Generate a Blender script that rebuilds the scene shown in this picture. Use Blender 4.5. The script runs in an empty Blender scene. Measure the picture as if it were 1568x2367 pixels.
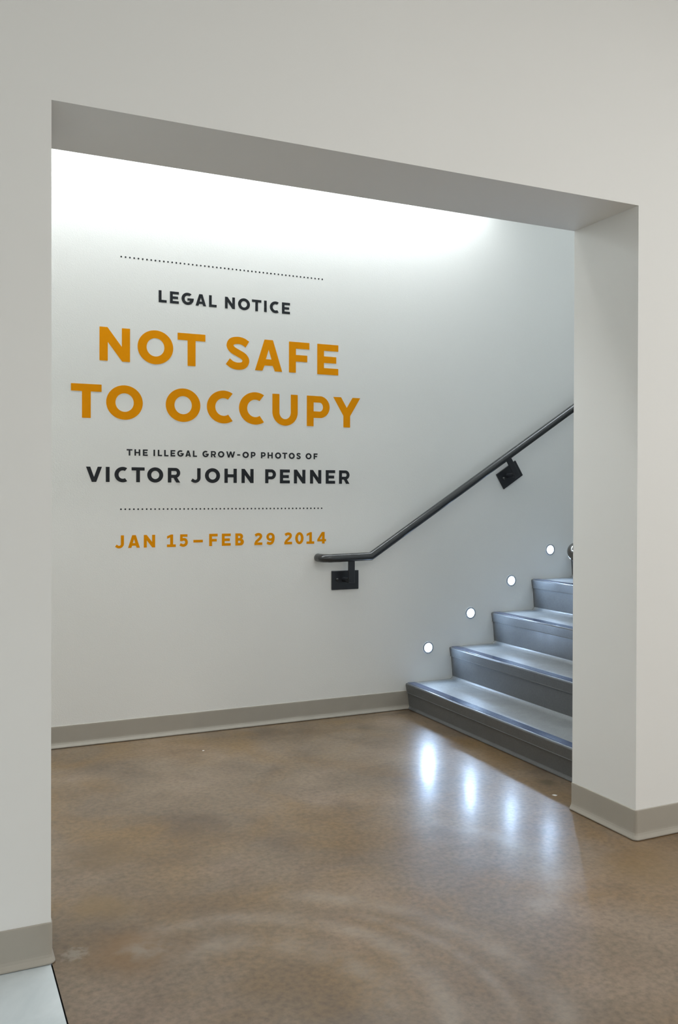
import bpy, bmesh, math, random
from mathutils import Vector, Matrix

random.seed(7)
SC = bpy.context.scene
COL = SC.collection

# ------------------------------------------------------------------ camera
F_PX = 2068.18
CAM = Vector((-0.2872, -2.3287, 1.1770))
yaw, pitch, roll = math.radians(24.8671), math.radians(-0.3732), math.radians(0.1549)
fw = Vector((math.sin(yaw) * math.cos(pitch), math.cos(yaw) * math.cos(pitch), math.sin(pitch)))
r0 = Vector((math.cos(yaw), -math.sin(yaw), 0))
u0 = r0.cross(fw)
rt = r0 * math.cos(roll) + u0 * math.sin(roll)
up = u0 * math.cos(roll) - r0 * math.sin(roll)
cam = bpy.data.cameras.new('camera')
cam.sensor_fit = 'VERTICAL'
cam.sensor_height = 36.0
cam.sensor_width = 36.0
cam.lens = F_PX / 2367.0 * 36.0
cam.shift_y = -29.02 / 2367.0
cam.clip_start = 0.05
co = bpy.data.objects.new('camera', cam)
M4 = Matrix((rt, up, -fw)).transposed().to_4x4()
M4.translation = CAM
co.matrix_world = M4
COL.objects.link(co)
SC.camera = co

# ------------------------------------------------------------------ world and exposure
wd = bpy.data.worlds.new('world')
SC.world = wd
wd.use_nodes = True
wd.node_tree.nodes['Background'].inputs[0].default_value = (0.8, 0.85, 0.9, 1)
wd.node_tree.nodes['Background'].inputs[1].default_value = 0.05
SC.view_settings.view_transform = 'Standard'
SC.view_settings.look = 'None'
SC.view_settings.exposure = 0.13
SC.view_settings.gamma = 1.0
SC.view_settings.use_curve_mapping = False
SC.cycles.use_denoising = True
SC.cycles.max_bounces = 7
SC.cycles.diffuse_bounces = 5
SC.cycles.glossy_bounces = 3
SC.cycles.use_adaptive_sampling = True
SC.cycles.adaptive_threshold = 0.05
SC.cycles.sample_clamp_indirect = 6.0

# light levels of the place's lamps and the added fills (emission strength)
L_ROOM = 14.9
L_COVE = 112.0
L_STAIR_FILL = 13.5  # added fill panel over the staircase
L_HALL_FILL = 10.5       # added fill panel at the left end of the stairwell
L_LED = 290.0

# ------------------------------------------------------------------ measures (metres)
W, H, T, D = 1.908, 2.1553, 0.3292, 1.9465      # opening width, height, wall thickness, far wall
BH = 0.1028                                      # base height
N0, TREAD, RISE, R1 = 2.098, 0.2792, 0.1786, 0.1433
CEIL = 3.5
XL, XR, YF = -2.6, 5.6, -6.0                     # room extents
STOP = 5.2                                       # stairwell height

# ------------------------------------------------------------------ materials
def new_mat(name):
    m = bpy.data.materials.new(name)
    m.use_nodes = True
    nt = m.node_tree
    return m, nt, nt.nodes['Principled BSDF']

def N(nt, typ, **kw):
    n = nt.nodes.new(typ)
    for k, v in kw.items():
        if k in n.inputs: n.inputs[k].default_value = v
        else: setattr(n, k, v)
    return n

def coords(nt):
    return N(nt, 'ShaderNodeTexCoord').outputs['Object']

def noise(nt, vec, scale, detail=4, rough=0.55, dist=0.0):
    n = N(nt, 'ShaderNodeTexNoise')
    n.inputs['Scale'].default_value = scale
    n.inputs['Detail'].default_value = detail
    n.inputs['Roughness'].default_value = rough
    n.inputs['Distortion'].default_value = dist
    nt.links.new(vec, n.inputs['Vector'])
    return n.outputs['Fac']

def ramp(nt, fac, stops):
    r = N(nt, 'ShaderNodeValToRGB')
    e = r.color_ramp.elements
    while len(e) < len(stops): e.new(0.5)
    for el, (p, c) in zip(e, stops):
        el.position = p
        el.color = (c, c, c, 1) if not isinstance(c, tuple) else (*c, 1)
    nt.links.new(fac, r.inputs['Fac'])
    return r.outputs['Color']

def mix(nt, fac, a, b, mode='MIX'):
    m = N(nt, 'ShaderNodeMix', data_type='RGBA', blend_type=mode)
    for s, v in ((m.inputs[0], fac), (m.inputs[6], a), (m.inputs[7], b)):
        if isinstance(v, (int, float)): s.default_value = v
        elif isinstance(v, tuple): s.default_value = (*v, 1)
        else: nt.links.new(v, s)
    return m.outputs[2]

def math_n(nt, op, a, b=None, c=None, clamp=False):
    m = N(nt, 'ShaderNodeMath', operation=op)
    m.use_clamp = clamp
    for i, v in enumerate((a, b, c)):
        if v is None: continue
        if isinstance(v, (int, float)): m.inputs[i].default_value = v
        else: nt.links.new(v, m.inputs[i])
    return m.outputs[0]

def bump(nt, height, strength, dist=0.01):
    b = N(nt, 'ShaderNodeBump')
    b.inputs['Strength'].default_value = strength
    b.inputs['Distance'].default_value = dist
    nt.links.new(height, b.inputs['Height'])
    return b.outputs['Normal']

def mat_paint(name, col, rough=0.6, peel=0.10):
    m, nt, b = new_mat(name)
    v = coords(nt)
    big = noise(nt, v, 1.3, 1)
    c = mix(nt, big, tuple(x * 0.985 for x in col), tuple(min(1, x * 1.015) for x in col))
    nt.links.new(c, b.inputs['Base Color'])
    b.inputs['Roughness'].default_value = rough
    b.inputs['Specular IOR Level'].default_value = 0.3
    if peel:
        h = noise(nt, v, 220, 0, 0.5)
        nt.links.new(bump(nt, h, peel, 0.002), b.inputs['Normal'])
    return m

def mat_plain(name, col, rough=0.5, metal=0.0, spec=0.5, grain=0.0, gscale=300, var=0.04):
    m, nt, b = new_mat(name)
    v = coords(nt)
    n = noise(nt, v, 14, 2)
    c = mix(nt, n, tuple(x * (1 - var) for x in col), tuple(min(1, x * (1 + var)) for x in col))
    nt.links.new(c, b.inputs['Base Color'])
    b.inputs['Roughness'].default_value = rough
    b.inputs['Metallic'].default_value = metal
    b.inputs['Specular IOR Level'].default_value = spec
    if grain:
        nt.links.new(bump(nt, noise(nt, v, gscale, 2), grain, 0.002), b.inputs['Normal'])
    return m

def mat_emit(name, col, strength):
    m, nt, b = new_mat(name)
    b.inputs['Base Color'].default_value = (0.8, 0.8, 0.8, 1)
    b.inputs['Emission Color'].default_value = (*col, 1)
    b.inputs['Emission Strength'].default_value = strength
    m.cycles.emission_sampling = 'NONE'     # the lamp inside the fixture is what gets sampled
    return m

def mat_concrete():
    m, nt, b = new_mat('polished_concrete')
    v = coords(nt)
    n1 = noise(nt, v, 1.9, 3, 0.45, 0.4)
    n2 = noise(nt, v, 5.0, 4, 0.5, 0.5)
    n3 = noise(nt, v, 55, 3, 0.6)
    base = ramp(nt, n1, [(0.34, (0.098, 0.066, 0.040)), (0.46, (0.142, 0.100, 0.063)),
                         (0.56, (0.180, 0.128, 0.084)), (0.68, (0.240, 0.174, 0.124))])
    blot = ramp(nt, n2, [(0.34, 0.0), (0.58, 1.0)])
    base = mix(nt, math_n(nt, 'MULTIPLY', blot, 0.55), base, (0.182, 0.137, 0.092))
    # ochre patches, mainly towards the left pier
    mp = N(nt, 'ShaderNodeMapping'); mp.inputs['Location'].default_value = (3.1, 1.7, 0)
    nt.links.new(v, mp.inputs['Vector'])
    n4 = noise(nt, mp.outputs[0], 2.3, 4, 0.5, 0.8)
    och = ramp(nt, n4, [(0.44, 0.0), (0.70, 1.0)])
    base = mix(nt, math_n(nt, 'MULTIPLY', och, 0.68), base, (0.180, 0.105, 0.034))
    # dark brown stains
    mp2 = N(nt, 'ShaderNodeMapping'); mp2.inputs['Location'].default_value = (-5.2, 8.3, 0)
    nt.links.new(v, mp2.inputs['Vector'])
    n5 = noise(nt, mp2.outputs[0], 3.0, 5, 0.55, 0.9)
    dk = ramp(nt, n5, [(0.50, 0.0), (0.76, 1.0)])
    base = mix(nt, math_n(nt, 'MULTIPLY', dk, 0.6), base, (0.090, 0.060, 0.036))
    # aggregate speckle
    sp = ramp(nt, n3, [(0.30, 0.74), (0.5, 1.0), (0.70, 1.22)])
    base = mix(nt, 1.0, base, sp, 'MULTIPLY')
    # burnisher swirl marks on the floor in front of the opening
    sx = N(nt, 'ShaderNodeSeparateXYZ'); nt.links.new(v, sx.inputs[0])
    def ring(cx, cy, rad, wid, a0, a1):
        dx = math_n(nt, 'SUBTRACT', sx.outputs[0], cx)
        dy = math_n(nt, 'SUBTRACT', sx.outputs[1], cy)
        d = math_n(nt, 'SQRT', math_n(nt, 'ADD', math_n(nt, 'MULTIPLY', dx, dx), math_n(nt, 'MULTIPLY', dy, dy)))
        e = math_n(nt, 'DIVIDE', math_n(nt, 'SUBTRACT', d, rad), wid)
        g = math_n(nt, 'POWER', 2.718, math_n(nt, 'MULTIPLY', math_n(nt, 'MULTIPLY', e, e), -1.0))
        ang = math_n(nt, 'ARCTAN2', dy, dx)
        lo = math_n(nt, 'MULTIPLY', math_n(nt, 'SUBTRACT', ang, a0), 3.0, clamp=True)
        hi = math_n(nt, 'MULTIPLY', math_n(nt, 'SUBTRACT', a1, ang), 3.0, clamp=True)
        return math_n(nt, 'MULTIPLY', g, math_n(nt, 'MULTIPLY', lo, hi))
    rs = None
    for a in ((0.36, -0.42, 0.47, 0.035, -1.2, 2.2), (0.36, -0.42, 0.33, 0.05, -1.0, 2.0),
              (0.40, -0.50, 0.66, 0.04, -0.9, 1.3), (0.40, -0.48, 0.56, 0.02, -0.7, 0.9),
              (1.10, 0.10, 0.42, 0.05, -1.4, 1.2)):
        g = ring(*a)
        rs = g if rs is None else math_n(nt, 'MAXIMUM', rs, g)
    brk = ramp(nt, noise(nt, v, 7, 5, 0.7), [(0.35, 0.15), (0.62, 1.0)])
    sw = math_n(nt, 'MULTIPLY', rs, brk)
    base = mix(nt, math_n(nt, 'MULTIPLY', sw, 0.36), base, (0.34, 0.30, 0.255))
    # single stains: pale scar in a rust halo beside the left pier, dark foot marks at the stair, two paint spots
    shared = {k: noise(nt, v, k, 3, 0.55) for k in (8, 20, 60)}
    def blob(cx, cy, wid, lo, hi, nsc):
        nz = shared[8 if nsc < 12 else 20 if nsc < 30 else 60]
        g = ring(cx, cy, 0.0, wid, -9.0, 9.0)
        k = math_n(nt, 'ADD', g, math_n(nt, 'MULTIPLY', math_n(nt, 'SUBTRACT', nz, 0.5), 1.3))
        return math_n(nt, 'MULTIPLY', g, ramp(nt, k, [(lo, 0.0), (hi, 1.0)]))
    for cx, cy, wid, lo, hi, nsc, amt, col in (
            (0.20, -0.02, 0.17, 0.35, 0.9, 9, 0.75, (0.175, 0.092, 0.028)), (0.16, 0.25, 0.15, 0.4, 0.9, 8, 0.6, (0.170, 0.105, 0.036)),
            (0.22, 0.62, 0.20, 0.45, 1.0, 6, 0.6, (0.120, 0.075, 0.032)), (0.225, -0.03, 0.09, 0.62, 1.0, 16, 0.6, (0.25, 0.22, 0.18)),
            (0.06, 0.02, 0.06, 0.65, 0.95, 45, 0.6, (0.28, 0.25, 0.205)), (1.80, -0.18, 0.24, 0.35, 0.9, 7, 0.6, (0.165, 0.100, 0.034)),
            (2.02, 0.62, 0.05, 0.4, 0.8, 14, 0.7, (0.06, 0.042, 0.02)), (1.95, 0.483, 0.012, 0.55, 0.62, 60, 1.0, (0.75, 0.73, 0.70)),
            (0.87, 1.637, 0.009, 0.55, 0.62, 70, 1.0, (0.75, 0.73, 0.70)), (1.25, 1.84, 0.10, 0.4, 0.9, 9, 0.6, (0.075, 0.052, 0.032)),
            (1.72, 1.70, 0.09, 0.4, 0.9, 9, 0.6, (0.075, 0.052, 0.032))):
        base = mix(nt, math_n(nt, 'MULTIPLY', blob(cx, cy, wid, lo, hi, nsc), amt), base, col)
    nt.links.new(base, b.inputs['Base Color'])
    rr = ramp(nt, noise(nt, v, 5, 6, 0.7), [(0.3, 0.31), (0.7, 0.42)])
    nt.links.new(rr, b.inputs['Roughness'])
    b.inputs['Specular IOR Level'].default_value = 0.4
    b.inputs['Coat Weight'].default_value = 0.30
    b.inputs['Coat Roughness'].default_value = 0.19
    hh = mix(nt, 0.5, noise(nt, v, 34, 4, 0.6), noise(nt, v, 90, 2, 0.5))
    nb = bump(nt, hh, 0.07, 0.004)
    nt.links.new(nb, b.inputs['Normal'])
    nt.links.new(bump(nt, hh, 0.06, 0.004), b.inputs['Coat Normal'])
    return m

def mat_tile():
    m, nt, b = new_mat('pale_tile')
    v = coords(nt)
    c = ramp(nt, noise(nt, v, 5, 5, 0.6, 0.5), [(0.3, (0.53, 0.60, 0.625)), (0.65, (0.69, 0.75, 0.775))])
    nt.links.new(c, b.inputs['Base Color'])
    b.inputs['Roughness'].default_value = 0.4
    return m

def mat_rubber(name, col, rough, peel=0.12):
    m, nt, b = new_mat(name)
    v = coords(nt)
    c = mix(nt, noise(nt, v, 9, 5, 0.6), tuple(x * 0.85 for x in col), tuple(x * 1.15 for x in col))
    sc_ = ramp(nt, noise(nt, v, 120, 4, 0.7), [(0.35, 0.9), (0.65, 1.1)])
    nt.links.new(mix(nt, 1.0, c, sc_, 'MULTIPLY'), b.inputs['Base Color'])
    nt.links.new(ramp(nt, noise(nt, v, 12, 5, 0.65), [(0.3, rough * 0.8), (0.7, rough * 1.2)]), b.inputs['Roughness'])
    nt.links.new(bump(nt, noise(nt, v, 420, 2, 0.5), peel, 0.002), b.inputs['Normal'])
    return m

PAINT_FRONT = mat_paint('warm_white_paint', (0.815, 0.823, 0.808), 0.62, 0.0)
PAINT_BACK = mat_paint('off_white_paint', (0.825, 0.832, 0.810), 0.55)
PAINT_CEIL = mat_paint('ceiling_paint', (0.80, 0.80, 0.78), 0.8, 0.0)
CONC = mat_concrete()
TILE = mat_tile()
GROUT = mat_plain('dark_joint', (0.02, 0.02, 0.022), 0.8)
BASE = mat_plain('taupe_rubber_base', (0.385, 0.36, 0.31), 0.42, spec=0.5, var=0.05)
RISERM = mat_rubber('rubber_riser_shaded', (0.105, 0.108, 0.108), 0.36)  # same rubber as the treads, riser shade put into the colour
TREADM = mat_rubber('rubber_tread_toplit', (0.225, 0.235, 0.235), 0.40)  # stair rubber made lighter, light from above put into the colour
STRIPM = mat_rubber('dark_strip', (0.060, 0.080, 0.140), 0.17, 0.0)
STEEL = mat_plain('charcoal_steel', (0.050, 0.052, 0.053), 0.22, metal=0.4, spec=0.6, var=0.1)
BLACKM = mat_plain('black_painted_steel', (0.014, 0.016, 0.020), 0.38, spec=0.5)
CHROME = mat_plain('brushed_aluminium', (0.55, 0.57, 0.60), 0.3, metal=1.0)
DARKINK = mat_plain('charcoal_vinyl', (0.013, 0.016, 0.020), 0.5, spec=0.3)
ORANGE = mat_plain('orange_vinyl', (0.78, 0.290, 0.0), 0.6, spec=0.08, var=0.02)
TUBE = mat_emit('lit_tube', (0.93, 0.98, 1.0), 4.0)
PANEL = mat_emit('lit_panel', (1.0, 0.99, 0.975), 1.0)
PANEL2 = mat_emit('stair_fill_panel', (0.86, 0.94, 1.0), 1.0)
PANEL3 = mat_emit('hall_fill_panel', (1.0, 0.985, 0.95), 1.0)
LEDC = (0.50, 0.70, 1.0)
LED = mat_emit('lit_led', LEDC, 8.0)
WHITEMETAL = mat_plain('white_enamel', (0.8, 0.8, 0.8), 0.4)

# ------------------------------------------------------------------ mesh helpers
def link(name, bm, mat, parent=None, smooth=False, **props):
    me = bpy.data.meshes.new(name)
    bmesh.ops.recalc_face_normals(bm, faces=bm.faces[:])
    bm.to_mesh(me)
    bm.free()
    if mat: me.materials.append(mat)
    if smooth:
        for p in me.polygons: p.use_smooth = True
    o = bpy.data.objects.new(name, me)
    COL.objects.link(o)
    if parent: o.parent = parent
    for k, v in props.items(): o[k] = v
    return o

def empty(name, label=None, cat=None, group=None, loc=(0, 0, 0)):
    o = bpy.data.objects.new(name, None)
    o.empty_display_size = 0.1
    o.location = loc
    COL.objects.link(o)
    if label: o['label'] = label
    if cat: o['category'] = cat
    if group: o['group'] = group
    return o

def box(bm, x0, x1, y0, y1, z0, z1):
    v = [bm.verts.new((x, y, z)) for x in (x0, x1) for y in (y0, y1) for z in (z0, z1)]
    for f in ((0, 1, 3, 2), (4, 6, 7, 5), (0, 4, 5, 1), (2, 3, 7, 6), (0, 2, 6, 4), (1, 5, 7, 3)):
        bm.faces.new([v[i] for i in f])

def boxes(*bs):
    bm = bmesh.new()
    for b in bs: box(bm, *b)
    return bm

def bevelled(bm, w, seg=2):
    bmesh.ops.bevel(bm, geom=bm.edges[:], offset=w, segments=seg, affect='EDGES', profile=0.5)
    return bm

def tube_bm(pts, rad, seg=20, caps=True):
    bm = bmesh.new()
    pts = [Vector(p) for p in pts]
    tang = []
    for i in range(len(pts)):
        a = pts[max(i - 1, 0)]; c = pts[min(i + 1, len(pts) - 1)]
        if 0 < i < len(pts) - 1:
            t = ((pts[i] - a).normalized() + (c - pts[i]).normalized()).normalized()
        else: t = (c - a).normalized()
        tang.append(t)
    nrm = tang[0].orthogonal().normalized()
    rings = []
    for i, p in enumerate(pts):
        t = tang[i]
        nrm = (nrm - t * nrm.dot(t)).normalized()
        bn = t.cross(nrm)
        k = 1.0
        if 0 < i < len(pts) - 1:
            cosang = t.dot((pts[i + 1] - p).normalized())
            k = 1.0 / max(0.5, cosang)
        # stretch only across the bend
        axis = None
        if 0 < i < len(pts) - 1:
            d = (pts[i + 1] - p).normalized() - (p - pts[i - 1]).normalized()
            if d.length > 1e-5: axis = d.normalized()
        ring = []
        for j in range(seg):
            a = 2 * math.pi * j / seg
            off = (nrm * math.cos(a) + bn * math.sin(a)) * rad
            if axis is not None: off = off + axis * off.dot(axis) * (k - 1)
            ring.append(bm.verts.new(p + off))
        rings.append(ring)
    for a, b in zip(rings, rings[1:]):
        for j in range(seg):
            bm.faces.new((a[j], a[(j + 1) % seg], b[(j + 1) % seg], b[j]))
    if caps:
        bm.faces.new(rings[0][::-1]); bm.faces.new(rings[-1])
    return bm

def arc_pts(c, a, b, n):
    """points on the bend from direction a (at c+a) to c+b, quarter ellipse"""
    c, a, b = Vector(c), Vector(a), Vector(b)
    return [c + a * math.cos(t) + b * math.sin(t) for t in [math.pi / 2 * i / n for i in range(n + 1)]]

def extrude_y(prof, y0, y1):
    """closed (x,z) profile pulled from y0 to y1"""
    bm = bmesh.new()
    a = [bm.verts.new((x, y0, z)) for x, z in prof]
    b = [bm.verts.new((x, y1, z)) for x, z in prof]
    n = len(prof)
    for i in range(n):
        bm.faces.new((a[i], a[(i + 1) % n], b[(i + 1) % n], b[i]))
    bm.faces.new(a[::-1]); bm.faces.new(b)
    return bm

def sweep_base(path, side):
    """cove base profile swept along a floor path; side=+1 puts it on the left of travel"""
    prof = [(0.0, BH), (0.0022, BH), (0.0036, BH - 0.0015), (0.0040, BH - 0.006), (0.0040, 0.030), (0.0044, 0.024),
            (0.0062, 0.017), (0.0090, 0.0105), (0.0110, 0.0060), (0.0110, 0.0025), (0.0, 0.0025)]
    bm = bmesh.new()
    P = [Vector((x, y, 0)) for x, y in path]
    rings = []
    for i, p in enumerate(P):
        d0 = (p - P[i - 1]).normalized() if i else None
        d1 = (P[i + 1] - p).normalized() if i < len(P) - 1 else None
        ns = [Vector((-d.y, d.x, 0)) * side for d in (d0, d1) if d]
        n = sum(ns, Vector()).normalized()
        k = 1 / max(0.3, n.dot(ns[0]))
        rings.append([bm.verts.new(p + n * (o * k) + Vector((0, 0, z))) for o, z in prof])
    m = len(prof)
    for a, b in zip(rings, rings[1:]):
        for j in range(m):
            bm.faces.new((a[j], a[(j + 1) % m], b[(j + 1) % m], b[j]))
    bm.faces.new(rings[0][::-1]); bm.faces.new(rings[-1])
    return bm

def rounded_corner(c, d_in, d_out, r, n=6):
    """path points that round a corner at c by radius r"""
    c, a, b = Vector((*c, 0)), Vector((*d_in, 0)), Vector((*d_out, 0))
    ctr = c - a * r + b * r
    return [tuple((ctr - b * r * math.cos(t) + a * r * math.sin(t)).xy) for t in [math.pi / 2 * i / n for i in range(n + 1)]]

def lamp(name, parent, loc, direction, sx, sy, col, radiance, shape='RECTANGLE'):
    """the light source of a fixture: an area lamp lying on its diffuser"""
    l = bpy.data.lights.new(name, 'AREA')
    l.shape = shape
    l.size = sx
    if shape == 'RECTANGLE': l.size_y = sy
    area = sx * sy if shape == 'RECTANGLE' else math.pi * sx * sx / 4
    l.energy = math.pi * area * radiance
    l.color = col
    o = bpy.data.objects.new(name, l)
    o.rotation_euler = Vector(direction).to_track_quat('-Z', 'Y').to_euler()
    o.location = loc
    o.parent = parent
    COL.objects.link(o)
    return o

# ------------------------------------------------------------------ structure
S = dict(kind='structure')
# the floor: polished concrete, with pale tile in front of the left pier
bm = bmesh.new()
def quad(bm, pts): bm.faces.new([bm.verts.new(p) for p in pts])
quad(bm, [(0.0022, YF, 0), (XR, YF, 0), (XR, 0.002, 0), (0.0022, 0.002, 0)])
quad(bm, [(XL, 0.002, 0), (XR, 0.002, 0), (XR, D + 0.02, 0), (XL, D + 0.02, 0)])
floor = link('floor', bm, CONC, **S)
link('joint_bed', boxes((XL, 0.02, YF, 0.01, -0.06, -0.012)), GROUT, floor)
first = None
TS = 0.60
for i in range(4):
    for j in range(10):
        x1 = -0.001 - i * (TS + 0.004)
        y1 = -0.002 - j * (TS + 0.004)
        if first is None:
            first = link('tile', bevelled(boxes((-TS, 0, -TS, 0, -0.012, 0.0)), 0.0012, 1), TILE, floor)
            t = first
        else:
            t = first.copy(); COL.objects.link(t); t.parent = floor
        t.location = (x1, y1, 0)

# wall with the opening
bm = boxes((XL, 0, 0, T, 0, CEIL), (W, XR, 0, T, 0, CEIL), (0, W, 0, T, H, CEIL))
link('wall_front', bm, PAINT_FRONT, **S)
# upper part of the stairwell's near side, above the front room's ceiling
link('wall_stair_upper', boxes((XL, XR, T - 0.2, T, CEIL, STOP)), PAINT_BACK, **S)
link('wall_back', boxes((XL, XR + 1.4, D, D + 0.15, -0.02, STOP)), PAINT_BACK, **S)
link('wall_left', boxes((XL - 0.15, XL, YF, D + 0.15, -0.02, STOP)), PAINT_BACK, **S)
link('wall_right', boxes((XR, XR + 0.15, YF, T, -0.02, CEIL)), PAINT_FRONT, **S)
link('wall_stair_end', boxes((XR + 1.4, XR + 1.55, T - 0.2, D + 0.15, -0.02, STOP)), PAINT_BACK, **S)
link('wall_stair_near', boxes((XR, XR + 1.4, T - 0.2, T, -0.02, STOP)), PAINT_BACK, **S)
link('wall_rear', boxes((XL - 0.15, XR + 0.15, YF - 0.15, YF, -0.02, CEIL)), PAINT_FRONT, **S)
link('ceiling', boxes((XL, XR, YF, 0.0, CEIL, CEIL + 0.1)), PAINT_CEIL, **S)
link('ceiling_stair', boxes((XL, XR + 1.4, T, D, STOP, STOP + 0.1)), PAINT_CEIL, **S)

# rubber cove base
link('baseboard_back', sweep_base([(XL, D), (N0 + 0.022, D)], -1), BASE, smooth=False, **S)
path = [(N0 + 0.01, T)]
path += rounded_corner((W, T), (-1, 0), (0, -1), 0.004)
path += rounded_corner((W, 0), (0, -1), (1, 0), 0.007)
path += [(XR, 0)]
link('baseboard_right', sweep_base(path, -1), BASE, **S)
path = [(XL, 0)] + rounded_corner((0, 0), (1, 0), (0, 1), 0.007) + rounded_corner((0, T), (0, 1), (-1, 0), 0.006) + [(XL, T)]
link('baseboard_left', sweep_base(path, -1), BASE, **S)

# ------------------------------------------------------------------ staircase
NSTEP = 11
stair = empty('staircase', 'rubber-covered staircase with dark nosing strips climbing to the right behind the pier', 'staircase', loc=(N0, T, 0))
def child(name, bm, mat, parent, org=Vector((N0, T, 0)), **k):
    bmesh.ops.translate(bm, verts=bm.verts[:], vec=-org)
    return link(name, bm, mat, parent, **k)
Y0, Y1 = T + 0.001, D - 0.001
LIP = 0.052
for i in range(NSTEP):
    n = N0 + i * TREAD
    zt = R1 + i * RISE
    zb = 0.002 if i == 0 else zt - RISE
    foot = n + 0.0218
    nb = n + TREAD + 0.0218            # face of the next riser
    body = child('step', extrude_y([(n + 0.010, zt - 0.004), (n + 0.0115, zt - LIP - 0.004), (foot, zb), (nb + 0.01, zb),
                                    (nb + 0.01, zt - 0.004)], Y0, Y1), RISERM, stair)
    # moulded lip and tread in one skin, coved up against the next riser
    lip = [(n + 0.0125, zt - LIP), (n + 0.0045, zt - LIP), (n + 0.0042, zt - LIP + 0.0008), (n + 0.0068, zt - LIP + 0.0026), (n + 0.0012, zt - 0.012), (n + 0.0005, zt - 0.007), (n + 0.0018, zt - 0.003),
           (n + 0.006, zt - 0.0005), (n + 0.011, zt), (n + 0.011, zt - 0.004)]
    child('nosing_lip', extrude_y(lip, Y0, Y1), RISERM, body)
    cr = 0.026
    cove = [(nb + 0.001 - cr + cr * math.sin(a), zt + cr - cr * math.cos(a)) for a in [math.pi / 2 * k / 8 for k in range(9)]]
    last = i == NSTEP - 1
    if last: cove = [(XR + 1.398, zt)]
    # cove hugs the slightly raked riser
    tr = [(n + 0.0105, zt - 0.0035), (n + 0.0105, zt)] + cove + [(cove[-1][0] + (0.0 if last else 0.012), cove[-1][1] if not last else zt - 0.0035), (nb + 0.004, zt - 0.0035)][(1 if False else 0):(1 if last else 2)]
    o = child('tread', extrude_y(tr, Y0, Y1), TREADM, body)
    child('nosing_strip', extrude_y([(n + 0.0125, zt + 0.0002), (n + 0.0130, zt + 0.0016), (n + 0.058, zt + 0.0016), (n + 0.0585, zt + 0.0002)], Y0, Y1), STRIPM, body)
    if i == 0:
        toe = [(foot + 0.001, 0.022), (foot - 0.0012, 0.019), (foot - 0.004, 0.013), (foot - 0.008, 0.008), (foot - 0.0095, 0.005), (foot - 0.0095, 0.002), (foot + 0.002, 0.002)]
        child('toe_cove', extrude_y(toe, Y0, Y1), RISERM, body)

# ------------------------------------------------------------------ handrails
def bracket(rail_obj, parent, ctr, ang, wall_y, out, rail_r, post_shift):
    """plate on the wall at ctr (x,z); everything turned by ang about the wall normal; out=+1 if room is towards -y"""
    Rm = Matrix.Rotation(-ang, 4, 'Y')
    def place(bm):
        bmesh.ops.transform(bm, matrix=Matrix.Translation((ctr[0], wall_y, ctr[1])) @ Rm, verts=bm.verts[:])
        return bm
    s = -out
    off = 0.078
    plate = link('bracket', place(bevelled(boxes((-0.078, 0.078, min(0, s * 0.009), max(0, s * 0.009), -0.050, 0.050)), 0.0015, 1)), BLACKM, parent)
    px = post_shift
    # stub from plate to post, tapering
    stub = tube_bm([(px - 0.012, s * 0.009, 0.004), (px - 0.006, s * (off - 0.02), 0.004), (px, s * (off + 0.004), 0.004)], 0.013, 14)
    link('stub', place(stub), BLACKM, plate)
    top = 0.125
    post = bevelled(boxes((px - 0.018, px + 0.018, min(s * (off - 0.005), s * (off + 0.006)), max(s * (off - 0.005), s * (off + 0.006)), -0.012, top)), 0.002, 1)
    link('post', place(post), BLACKM, plate)
    for bx_ in (-0.048, 0.048):
        bm = bmesh.new()
        bmesh.ops.create_uvsphere(bm, u_segments=12, v_segments=8, radius=0.009)
        bmesh.ops.translate(bm, verts=bm.verts[:], vec=(bx_, s * 0.010, 0.004))
        link('bolt', place(bm), STEEL, plate, smooth=True)
    return plate

RR = 0.0215
off = 0.078
yr = D - off
xa, za = 1.574, 0.8435
xb, zb_ = 1.8425, 0.8475
xe, ze = 3.187, 1.690
sl = (ze - zb_) / (xe - xb)
xt = N0 + NSTEP * TREAD
hr = empty('handrail', 'charcoal steel handrail rising along the lettered wall on two bracket plates', 'handrail', loc=(xa, D, 0))
pts = [(xa, D - 0.001, za), (xa, D - 0.02, za)]
pts += [tuple(p) for p in arc_pts((xa + 0.034, yr + 0.034, za), (-0.034, 0, 0), (0, -0.034, 0), 8)]
pts += [(xb, yr, zb_), (xt, yr, zb_ + sl * (xt - xb)), (xt + 0.3, yr, zb_ + sl * (xt - xb))]
def kid(o, root):
    o.location = -root.location
kid(link('rail', tube_bm(pts, RR, 24), STEEL, hr, smooth=True), hr)
ang = math.atan(sl)
def brk_at(root, cx, cz, a, wy, out, shift):
    kid(bracket(None, root, (cx, cz), a, wy, out, RR, shift), root)
brk_at(hr, 1.7285, 0.7215, 0.0, D, 1, 0.002)
brk_at(hr, 2.776, 1.288, ang, D, 1, -0.004)
brk_at(hr, 2.776 + 1.5, 1.288 + 1.5 * sl, ang, D, 1, -0.004)

# the rail on the near side of the stair: only its lower end shows past the pier
hr2 = empty('handrail', 'glossy dark handrail end peeking out past the edge of the right pier', 'handrail', loc=(1.98, T, 0))
xs, zs = 1.953, 0.945
yn = T + 0.075
R2 = 0.026
pts = [(xs, T + 0.001, zs), (xs, T + 0.02, zs)]
pts += [tuple(p) for p in arc_pts((xs + 0.04, yn - 0.04, zs), (-0.04, 0, 0), (0, 0.04, 0.022), 8)]
zc = zs + 0.022
pts += [(xt, yn, zc + sl * (xt - xs - 0.04))]
POL = mat_plain('polished_dark_steel', (0.10, 0.105, 0.11), 0.14, metal=0.8)
kid(link('rail', tube_bm(pts, R2, 24), POL, hr2, smooth=True), hr2)
for dx in (0.75, 2.2):
    brk_at(hr2, xs + dx, zc + sl * (dx - 0.04) - 0.13, ang, T, -1, 0.0)

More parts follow.
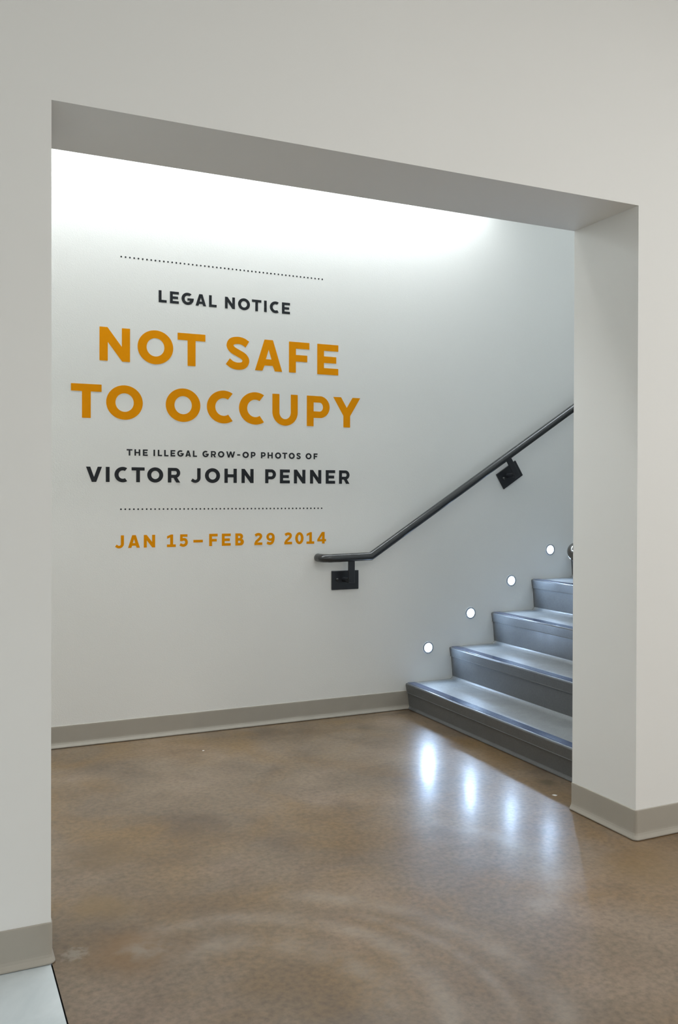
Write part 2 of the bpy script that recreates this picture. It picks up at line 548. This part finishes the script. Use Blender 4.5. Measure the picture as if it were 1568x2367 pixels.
# ------------------------------------------------------------------ step lights
def lathe(prof, seg=40, tooth=None):
    """profile (r, depth) turned about the y axis, depth towards -y"""
    bm = bmesh.new()
    rings = []
    for k, (r, d) in enumerate(prof):
        ring = []
        for j in range(seg):
            a = 2 * math.pi * j / seg
            dd = d
            if tooth and k in tooth and j % 2: dd = d - 0.0012
            ring.append(bm.verts.new((r * math.cos(a), -dd, r * math.sin(a))))
        rings.append(ring)
    for a, b in zip(rings, rings[1:]):
        for j in range(seg):
            bm.faces.new((a[j], a[(j + 1) % seg], b[(j + 1) % seg], b[j]))
    return bm, rings
led_pos = [(2.2398, 0.3269), (2.5162, 0.5035), (2.7938, 0.6765), (3.0718, 0.8490)]
led_lab = ['lowest round step light on the wall above the bottom tread',
           'second lowest round step light on the wall beside the stair',
           'third round step light up the wall beside the stair',
           'topmost visible round step light on the wall near the pier']
for (x, z), lab in zip(led_pos, led_lab):
    t = empty('step_light', lab, 'light', 'round step lights along the stair wall', (x, D, z))
    bm, _ = lathe([(0.0335, 0.0005), (0.0335, 0.0030), (0.0315, 0.0042), (0.0262, 0.0042), (0.0250, 0.0030)], 48, (2, 3))
    link('bezel', bm, CHROME, t)
    bm, rg = lathe([(0.0258, 0.0008), (0.0250, 0.0028), (0.018, 0.0046), (0.009, 0.0056), (0.002, 0.0058)], 32)
    bm.faces.new(rg[-1])
    link('lens', bm, LED, t, smooth=True)
    lamp('lamp', t, (0, -0.0066, 0), (0, -1, 0), 0.048, 0.048, LEDC, L_LED, 'DISK')

# ------------------------------------------------------------------ lights of the place and added fills
# strip light on the lettered wall, above the head of the opening
lx0, lx1 = -1.9, 2.52
zf = 2.93
t = empty('strip_light', 'long white strip light high on the lettered wall, open at the bottom', 'light', loc=(0.5 * (lx0 + lx1), D, zf))
def tk(name, bm, mat, root, **k):
    bmesh.ops.translate(bm, verts=bm.verts[:], vec=-Vector(root.location))
    return link(name, bm, mat, root, **k)
tk('housing', boxes((lx0, lx1, D - 0.20, D - 0.001, zf + 0.11, zf + 0.12)), WHITEMETAL, t)
tk('fascia', boxes((lx0, lx1, D - 0.21, D - 0.20, zf, zf + 0.12)), WHITEMETAL, t)
for x in (lx0, lx1):
    tk('end_plate', boxes((x - 0.004, x + 0.004, D - 0.21, D - 0.001, zf, zf + 0.12)), WHITEMETAL, t)
tk('lamp_tube', tube_bm([(lx0 + 0.03, D - 0.12, zf + 0.085), (lx1 - 0.03, D - 0.12, zf + 0.085)], 0.016, 12), TUBE, t, smooth=True)
sl_l = lamp('lamp', t, (0, -0.12, 0.066), (0, 0.25, -1), lx1 - lx0 - 0.06, 0.032, (0.93, 0.98, 1.0), L_COVE)

def ceiling_panel(x, y, z, sx, sy, mat, col, rad, lab, group=None):
    t = empty('ceiling_light', lab, 'light', group, (x, y, z))
    link('frame', boxes((-sx / 2 - 0.03, sx / 2 + 0.03, -sy / 2 - 0.03, sy / 2 + 0.03, -0.02, -0.001)), WHITEMETAL, t)
    link('diffuser', boxes((-sx / 2, sx / 2, -sy / 2, sy / 2, -0.028, -0.0195)), mat, t)
    lamp('lamp', t, (0, 0, -0.030), (0, 0, -1), sx, sy, col, rad)
for x, y, sx, lab in ((1.9, -2.5, 1.2, 'long ceiling light panel nearest the opening'), (4.4, -2.2, 1.2, 'long ceiling light panel by the right wall, near the opening'),
                      (4.2, -4.4, 1.2, 'long ceiling light panel by the right wall, far from the opening'), (1.2, -4.8, 1.2, 'long ceiling light panel in the middle, by the rear wall'),
                      (-1.5, -4.8, 0.4, 'added short fill light panel over the pale tiles')):  # the short panel is added to light the right jamb from the left
    ceiling_panel(x, y, CEIL, sx, 0.6, PANEL, (1.0, 0.99, 0.975), L_ROOM, lab, 'front room ceiling panels')
ceiling_panel(-1.6, 1.62, STOP, 1.2, 0.5, PANEL3, (1.0, 0.985, 0.95), L_HALL_FILL, 'added fill light panel high above the left end of the stairwell')  # unseen fill, added to brighten the jamb and the soffit
ceiling_panel(4.7, 1.45, STOP, 1.6, 0.6, PANEL2, (0.86, 0.94, 1.0), L_STAIR_FILL, 'added fill light panel high above the staircase')  # unseen fill, added to light the treads and the wall beside them

# ------------------------------------------------------------------ lettering
VS, HS = 0.243, 0.216     # upright and cross stroke in units of cap height
GW = {'L': .68, 'E': .765, 'G': 1.06, 'A': .93, 'N': .90, 'O': 1.09, 'T': .88, 'I': .247, 'C': .87, 'S': .775, 'F': .72, 'U': .88,
      'P': .82, 'Y': 1.0, 'H': .905, 'R': .86, 'W': 1.5, '-': .52, 'V': 1.03, 'J': .69, 'B': .745, '1': .72, '5': .695, '~': .79,
      '2': .71, '9': .75, '0': .77, '4': .82}
def ell(cx, cy, rx, ry, a0, a1, n):
    return [(cx + rx * math.cos(math.radians(a0 + (a1 - a0) * i / n)), cy + ry * math.sin(math.radians(a0 + (a1 - a0) * i / n))) for i in range(n + 1)]
def circ(cx, cy, rx, ry, n=48): return ell(cx, cy, rx, ry, 0, 360, n)[:-1]
def stroke(pts, wid):
    """outline of an open centre line with butt ends; wid = width or list of widths"""
    P = [Vector((*p, 0)) for p in pts]
    ws = wid if isinstance(wid, list) else [wid] * len(P)
    Lf, Rt = [], []
    for i, p in enumerate(P):
        ds = []
        if i: ds.append((p - P[i - 1]).normalized())
        if i < len(P) - 1: ds.append((P[i + 1] - p).normalized())
        d = sum(ds, Vector()).normalized()
        n = Vector((-d.y, d.x, 0))
        k = 1 / max(0.5, d.dot(ds[0]))
        Lf.append((p + n * ws[i] / 2 * k)[:2]); Rt.append((p - n * ws[i] / 2 * k)[:2])
    return Lf + Rt[::-1]
def rect(x0, y0, x1, y1): return [(x0, y0), (x1, y0), (x1, y1), (x0, y1)]
def spline(ctrl, n=10):
    """Catmull-Rom through the control points"""
    P = [Vector((*c, 0)) for c in ctrl]
    P = [P[0] * 2 - P[1]] + P + [P[-1] * 2 - P[-2]]
    out = []
    for i in range(1, len(P) - 2):
        for k in range(n):
            t = k / n
            a, b, c, d = P[i - 1:i + 3]
            q = 0.5 * ((2 * b) + (c - a) * t + (2 * a - 5 * b + 4 * c - d) * t * t + (3 * b - a - 3 * c + d) * t ** 3)
            out.append((q.x, q.y))
    out.append((P[-2].x, P[-2].y))
    return out
def bowl(x0, x1, y0, y1, st):
    """D shaped bowl: outer and inner outline, flat left side at x0"""
    r = (y1 - y0) / 2
    cy = (y0 + y1) / 2
    rx = min(r, x1 - x0)
    outer = [(x0, y0), (x1 - rx, y0)] + ell(x1 - rx, cy, rx, r, -90, 90, 20) + [(x1 - rx, y1), (x0, y1)]
    ri = r - HS
    rxi = max(0.03, rx - st)
    inner = [(x0 + VS, y0 + HS), (x1 - rx, y0 + HS)] + ell(x1 - rx, cy, rxi, ri, -90, 90, 16) + [(x1 - rx, y1 - HS), (x0 + VS, y1 - HS)]
    return outer, inner
def glyph(ch):
    """list of (outer, holes) in cap-height units"""
    w = GW[ch]
    v, h = VS, HS
    if ch == 'L': return [([(0, 0), (w, 0), (w, h), (v, h), (v, 1), (0, 1)], [])]
    if ch == 'I': return [(rect(0, 0, w, 1), [])]
    if ch == 'T':
        a, b = (w - v - .01) / 2, (w + v + .01) / 2
        return [([(a, 0), (b, 0), (b, 1 - h), (w, 1 - h), (w, 1), (0, 1), (0, 1 - h), (a, 1 - h)], [])]
    if ch in 'EF':
        m0 = 0.385 if ch == 'E' else 0.365
        m1 = m0 + h
        q = w - 0.075
        e = [(v, 1 - h), (v, m1), (q, m1), (q, m0), (v, m0)]
        if ch == 'E': return [([(0, 1), (w, 1), (w, 1 - h)] + e + [(v, h), (w, h), (w, 0), (0, 0)], [])]
        return [([(0, 1), (w, 1), (w, 1 - h)] + e + [(v, 0), (0, 0)], [])]
    if ch == 'H': return [([(0, 0), (v, 0), (v, .5 - h / 2), (w - v, .5 - h / 2), (w - v, 0), (w, 0), (w, 1), (w - v, 1), (w - v, .5 + h / 2), (v, .5 + h / 2), (v, 1), (0, 1)], [])]
    if ch == 'N': return [([(0, 0), (v, 0), (v, .56), (w - v + .01, 0), (w, 0), (w, 1), (w - v, 1), (w - v, .44), (v - .01, 1), (0, 1)], [])]
    if ch == 'A':
        c = w / 2; tw = .145
        sl_ = (c - tw) / 1.0
        cut = 0.17
        lx = lambda y: sl_ * y
        k = v * 1.04
        return [([(0, 0), (k, 0), (k + cut * .42, cut), (w - k - cut * .42, cut), (w - k, 0), (w, 0), (c + tw, 1), (c - tw, 1)],
                 [[(c - .095, cut + .205), (c + .095, cut + .205), (c, .685)]])]
    if ch == 'V':
        c = w / 2
        return [([(0, 1), (.275, 1), (c, .335), (w - .275, 1), (w, 1), (c + .145, 0), (c - .145, 0)], [])]
    if ch == 'W':
        q = w / 2
        return [([(0, 1), (.25, 1), (.435, .39), (q - .125, 1), (q + .125, 1), (w - .435, .39), (w - .25, 1), (w, 1), (w - .30, 0), (w - .54, 0), (q, .60), (.54, 0), (.30, 0)], [])]
    if ch == 'Y':
        c = w / 2
        return [([(0, 1), (.29, 1), (c, .655), (w - .29, 1), (w, 1), (c + v / 2 + .003, .385), (c + v / 2 + .003, 0), (c - v / 2 - .003, 0), (c - v / 2 - .003, .385)], [])]
    if ch == 'O':
        return [(circ(w / 2, .5, w / 2, .515), [circ(w / 2, .5, w / 2 - v - .03, .515 - h - .022)])]
    if ch == '0':
        return [(circ(w / 2, .5, w / 2, .51), [circ(w / 2, .5, w / 2 - v - .005, .51 - h - .01)])]
    if ch in 'CG':
        R = 1.09 / 2 if ch == 'C' else 1.06 / 2
        rc = R - .135; ry = .515 - .118
        a0 = 52 if ch == 'C' else 52
        a1 = 308 if ch == 'C' else 352
        outer = ell(R, .5, R, .515, 57, 303 if ch == 'C' else 330, 40)
        inner = ell(R, .5, R - v - .03, .515 - h - .022, 303 if ch == 'C' else 322, 59, 40)
        if ch == 'C': return [(outer + inner, [])]
        outer = ell(R, .5, R, .515, 50, 350, 46)
        inner = ell(R, .5, R - v - .03, .515 - h - .022, 335, 56, 40)
        bar = [(R - .02, .36), (R + .36, .36), (w - .005, .42), (w, .56), (R - .02, .56)]
        return [(outer + inner, []), (bar, [])]
    if ch == 'U':
        R = w / 2
        yb = .42
        return [([(0, 1), (v, 1), (v, yb)] + ell(R, yb, R - v, .42 - h + .02, 180, 360, 20)[1:] + [(w - v, 1), (w, 1)] + ell(R, yb, R, .435, 360, 180, 28), [])]
    if ch == 'J':
        R = .33
        o_ = [(w, 1), (w - v, 1), (w - v, .32)] + ell(w - v - .13, .32, .13, .13, 0, -130, 12)[1:]
        tip = [(.115, .285), (0, .105)]
        back = ell(w - .375, .345, .375, .36, -128, 0, 20)
        return [(o_ + tip + back, [])]
    if ch == 'P':
        o_, i_ = bowl(0, w, .275, 1, v)
        return [(o_, [i_]), (rect(0, 0, v, .30), [])]
    if ch == 'R':
        o_, i_ = bowl(0, w, .31, 1, v)
        return [(o_, [i_]), (rect(0, 0, v, .32), []), ([(.38, .33), (.60, .40), (w, 0), (w - .28, 0)], [])]
    if ch == 'B':
        o1, i1 = bowl(0, w - .07, .42, 1, v)
        o2, i2 = bowl(0, w, 0, .59, v)
        hh = .17
        i1 = [(v, .61), (v + .10, .61)] + ell(v + .10, .70, .09, .09, -90, 90, 10) + [(v, .79)]
        i2 = [(v, .205), (v + .12, .205)] + ell(v + .12, .30, .10, .095, -90, 90, 10) + [(v, .395)]
        o_up = [(0, .5), (0, 1)] + ell(w - .07 - .28, .74, .28, .26, 90, -50, 16) + [(w - .2, .5)]
        o_lo = [(0, .5), (0, 0)] + ell(w - .30, .29, .30, .29, -90, 60, 16) + [(w - .2, .5)]
        return [(o_up, [i1]), (o_lo, [i2])]
    if ch == 'S':
        c = spline([(.70, .795), (.56, .875), (.385, .905), (.19, .86), (.125, .725), (.21, .60), (.39, .505), (.575, .405), (.65, .275), (.575, .135), (.385, .092), (.20, .13), (.052, .23)], 6)
        return [(stroke(c, .228), [])]
    if ch == '-': return [(rect(0, .36, w, .57), [])]
    if ch == '~': return [(rect(0, .32, w, .535), [])]
    if ch == '1': return [([(0, 0), (w, 0), (w, .21), (w / 2 + v / 2 + .02, .21), (w / 2 + v / 2 + .02, 1), (w / 2 - .03, 1), (.01, .87), (.01, .66), (w / 2 - v / 2 + .02, .765), (w / 2 - v / 2 + .02, .21), (0, .21)], [])]
    if ch == '2':
        c = spline([(.075, .79), (.20, .865), (.37, .895), (.53, .84), (.575, .715), (.51, .58), (.35, .43), (.19, .29), (.125, .12)], 7)
        return [(stroke(c, .225), []), (rect(0, 0, w - .01, .215), [])]
    if ch == '4':
        x0 = w - .13 - v
        return [([(0, .19), (x0, .19), (x0, 0), (w - .13, 0), (w - .13, .19), (w, .19), (w, .385), (w - .13, .385), (w - .13, 1), (x0 - .02, 1), (0, .37)], [[(.235, .385), (x0, .385), (x0, .68)]])]
    if ch == '5':
        c = spline([(.12, .50), (.22, .575), (.36, .595), (.51, .535), (.572, .365), (.52, .20), (.36, .108), (.20, .125), (.045, .20)], 7)
        return [(stroke(c, .222), []), ([(.04, .44), (.25, .52), (.26, .80), (w - .045, .80), (w - .045, 1), (.055, 1)], [])]
    if ch == '9':
        c = spline([(.635, .665), (.615, .42), (.54, .22), (.39, .115), (.22, .12), (.06, .185)], 7)
        return [(circ(w / 2 - .005, .665, w / 2 - .005, .34), [circ(w / 2 - .01, .665, w / 2 - .235, .145)]), (stroke(c, .225), [])]
    raise KeyError(ch)

def fillet(poly, r=0.016):
    """soften the sharp corners of an outline"""
    out = []
    n = len(poly)
    for i in range(n):
        p = Vector((*poly[i], 0)); a = Vector((*poly[i - 1], 0)); b = Vector((*poly[(i + 1) % n], 0))
        da, db = a - p, b - p
        if da.length < 1e-6 or db.length < 1e-6: continue
        if da.angle(db) < math.radians(150) and min(da.length, db.length) > 2.2 * r:
            s_ = p + da.normalized() * r; e_ = p + db.normalized() * r
            for t_ in (0, .25, .5, .75, 1):
                q_ = s_ * (1 - t_) ** 2 + p * 2 * t_ * (1 - t_) + e_ * t_ ** 2
                out.append((q_.x, q_.y))
        else: out.append((p.x, p.y))
    return out

GCACHE = {}
def letter_mesh(ch, mat):
    key = (ch, mat.name)
    if key in GCACHE: return GCACHE[key]
    bm = bmesh.new()
    for layer, (outer, holes) in enumerate(glyph(ch)):
        cu = bpy.data.curves.new('outline', 'CURVE')
        cu.dimensions = '2D'; cu.fill_mode = 'BOTH'
        for poly in [fillet(outer)] + holes:
            sp = cu.splines.new('POLY')
            sp.points.add(len(poly) - 1)
            for pt, (x, y) in zip(sp.points, poly): pt.co = (x, y, 0, 1)
            sp.use_cyclic_u = True
        ob = bpy.data.objects.new('outline', cu)
        me = ob.to_mesh()
        tmp = bmesh.new(); tmp.from_mesh(me)
        ob.to_mesh_clear()
        bpy.data.objects.remove(ob); bpy.data.curves.remove(cu)
        r = bmesh.ops.extrude_face_region(tmp, geom=tmp.faces[:])
        bmesh.ops.translate(tmp, verts=[g for g in r['geom'] if isinstance(g, bmesh.types.BMVert)], vec=(0, 0, 1 + 0.5 * layer))     # overlapping strokes never share a face
        m2 = bpy.data.meshes.new('tmp'); tmp.to_mesh(m2); tmp.free()
        bm.from_mesh(m2); bpy.data.meshes.remove(m2)
    # lay it on the wall: letter x -> x, y -> z, thickness -> -y
    for v_ in bm.verts:
        x, y, z = v_.co
        v_.co = (x, -z, y)
    bmesh.ops.recalc_face_normals(bm, faces=bm.faces[:])
    me = bpy.data.meshes.new('letter')
    bm.to_mesh(me); bm.free()
    me.materials.append(mat)
    GCACHE[key] = me
    return me

def text_line(label, z, h, items, mat):
    root = empty('wall_lettering', label, 'lettering', 'vinyl lettering on the wall', (items[0][1], D, z))
    for ch, x in items:
        o = bpy.data.objects.new('letter', letter_mesh(ch, mat))
        COL.objects.link(o)
        o.parent = root
        o.location = (x - items[0][1], -0.0002, 0)
        o.scale = (h, 0.0004, h)
    return root

def Z(s, xs): return list(zip(s, xs))
text_line('charcoal capitals LEGAL NOTICE under the upper dotted line', 2.0957, 0.0576,
          Z('LEGALNOTICE', (.735, .790, .847, .917, .985, 1.067, 1.135, 1.208, 1.273, 1.304, 1.370)), DARKINK)
text_line('big orange capitals NOT SAFE, upper of the two big lines', 1.7981, 0.1582,
          Z('NOTSAFE', (.456, .634, .828, 1.074, 1.225, 1.409, 1.567)), ORANGE)
text_line('big orange capitals TO OCCUPY, lower of the two big lines', 1.5264, 0.1582,
          Z('TOOCCUPY', (.327, .487, .770, .975, 1.141, 1.319, 1.509, 1.659)), ORANGE)
text_line('small charcoal capitals THE ILLEGAL GROW-OP PHOTOS OF below the big orange lines', 1.355, 0.0306,
          Z('THEILLEGALGROW-OPPHOTOSOF', (.583, .620, .660, .711, .732, .763, .794, .827, .867, .905, .953, .996, 1.032, 1.075, 1.132, 1.160,
             1.204, 1.258, 1.294, 1.334, 1.374, 1.409, 1.452, 1.503, 1.548)), DARKINK)
text_line('bold charcoal capitals of a photographer name above the lower dotted line', 1.2288, 0.071,
          Z('VICTORJOHNPENNER', (.395, .486, .526, .606, .681, .781, .895, .966, 1.066, 1.155, 1.281, 1.361, 1.438, 1.528, 1.617, 1.694)), DARKINK)
text_line('orange date line JAN 15 to FEB 29 2014 at the bottom', 0.916, 0.0607,
          Z('JAN15~FEB292014', (.529, .590, .665, .777, .839, .908, .988, 1.053, 1.123, 1.224, 1.288, 1.386, 1.446, 1.509, 1.570)), ORANGE)
for z, lab in ((2.2935, 'upper row of small charcoal dots above the words LEGAL NOTICE'), (1.1003, 'lower row of small charcoal dots above the orange date')):
    bm = bmesh.new()
    nd = 52
    for i in range(nd):
        x = 0.5565 + (1.5944 - 0.5565) * i / (nd - 1)
        f_ = [(x + .0041 * math.cos(a), z + .0041 * math.sin(a)) for a in [2 * math.pi * k / 12 for k in range(12)]]
        va = [bm.verts.new((p[0], D - 0.0003, p[1])) for p in f_]
        vb = [bm.verts.new((p[0], D - 0.0005, p[1])) for p in f_]
        bm.faces.new(va); bm.faces.new(vb[::-1])
        for k in range(12): bm.faces.new((va[k], va[(k + 1) % 12], vb[(k + 1) % 12], vb[k]))
    o = link('dotted_line', bm, DARKINK)
    o['label'] = lab; o['category'] = 'dotted line'; o['group'] = 'dotted lines on the wall'
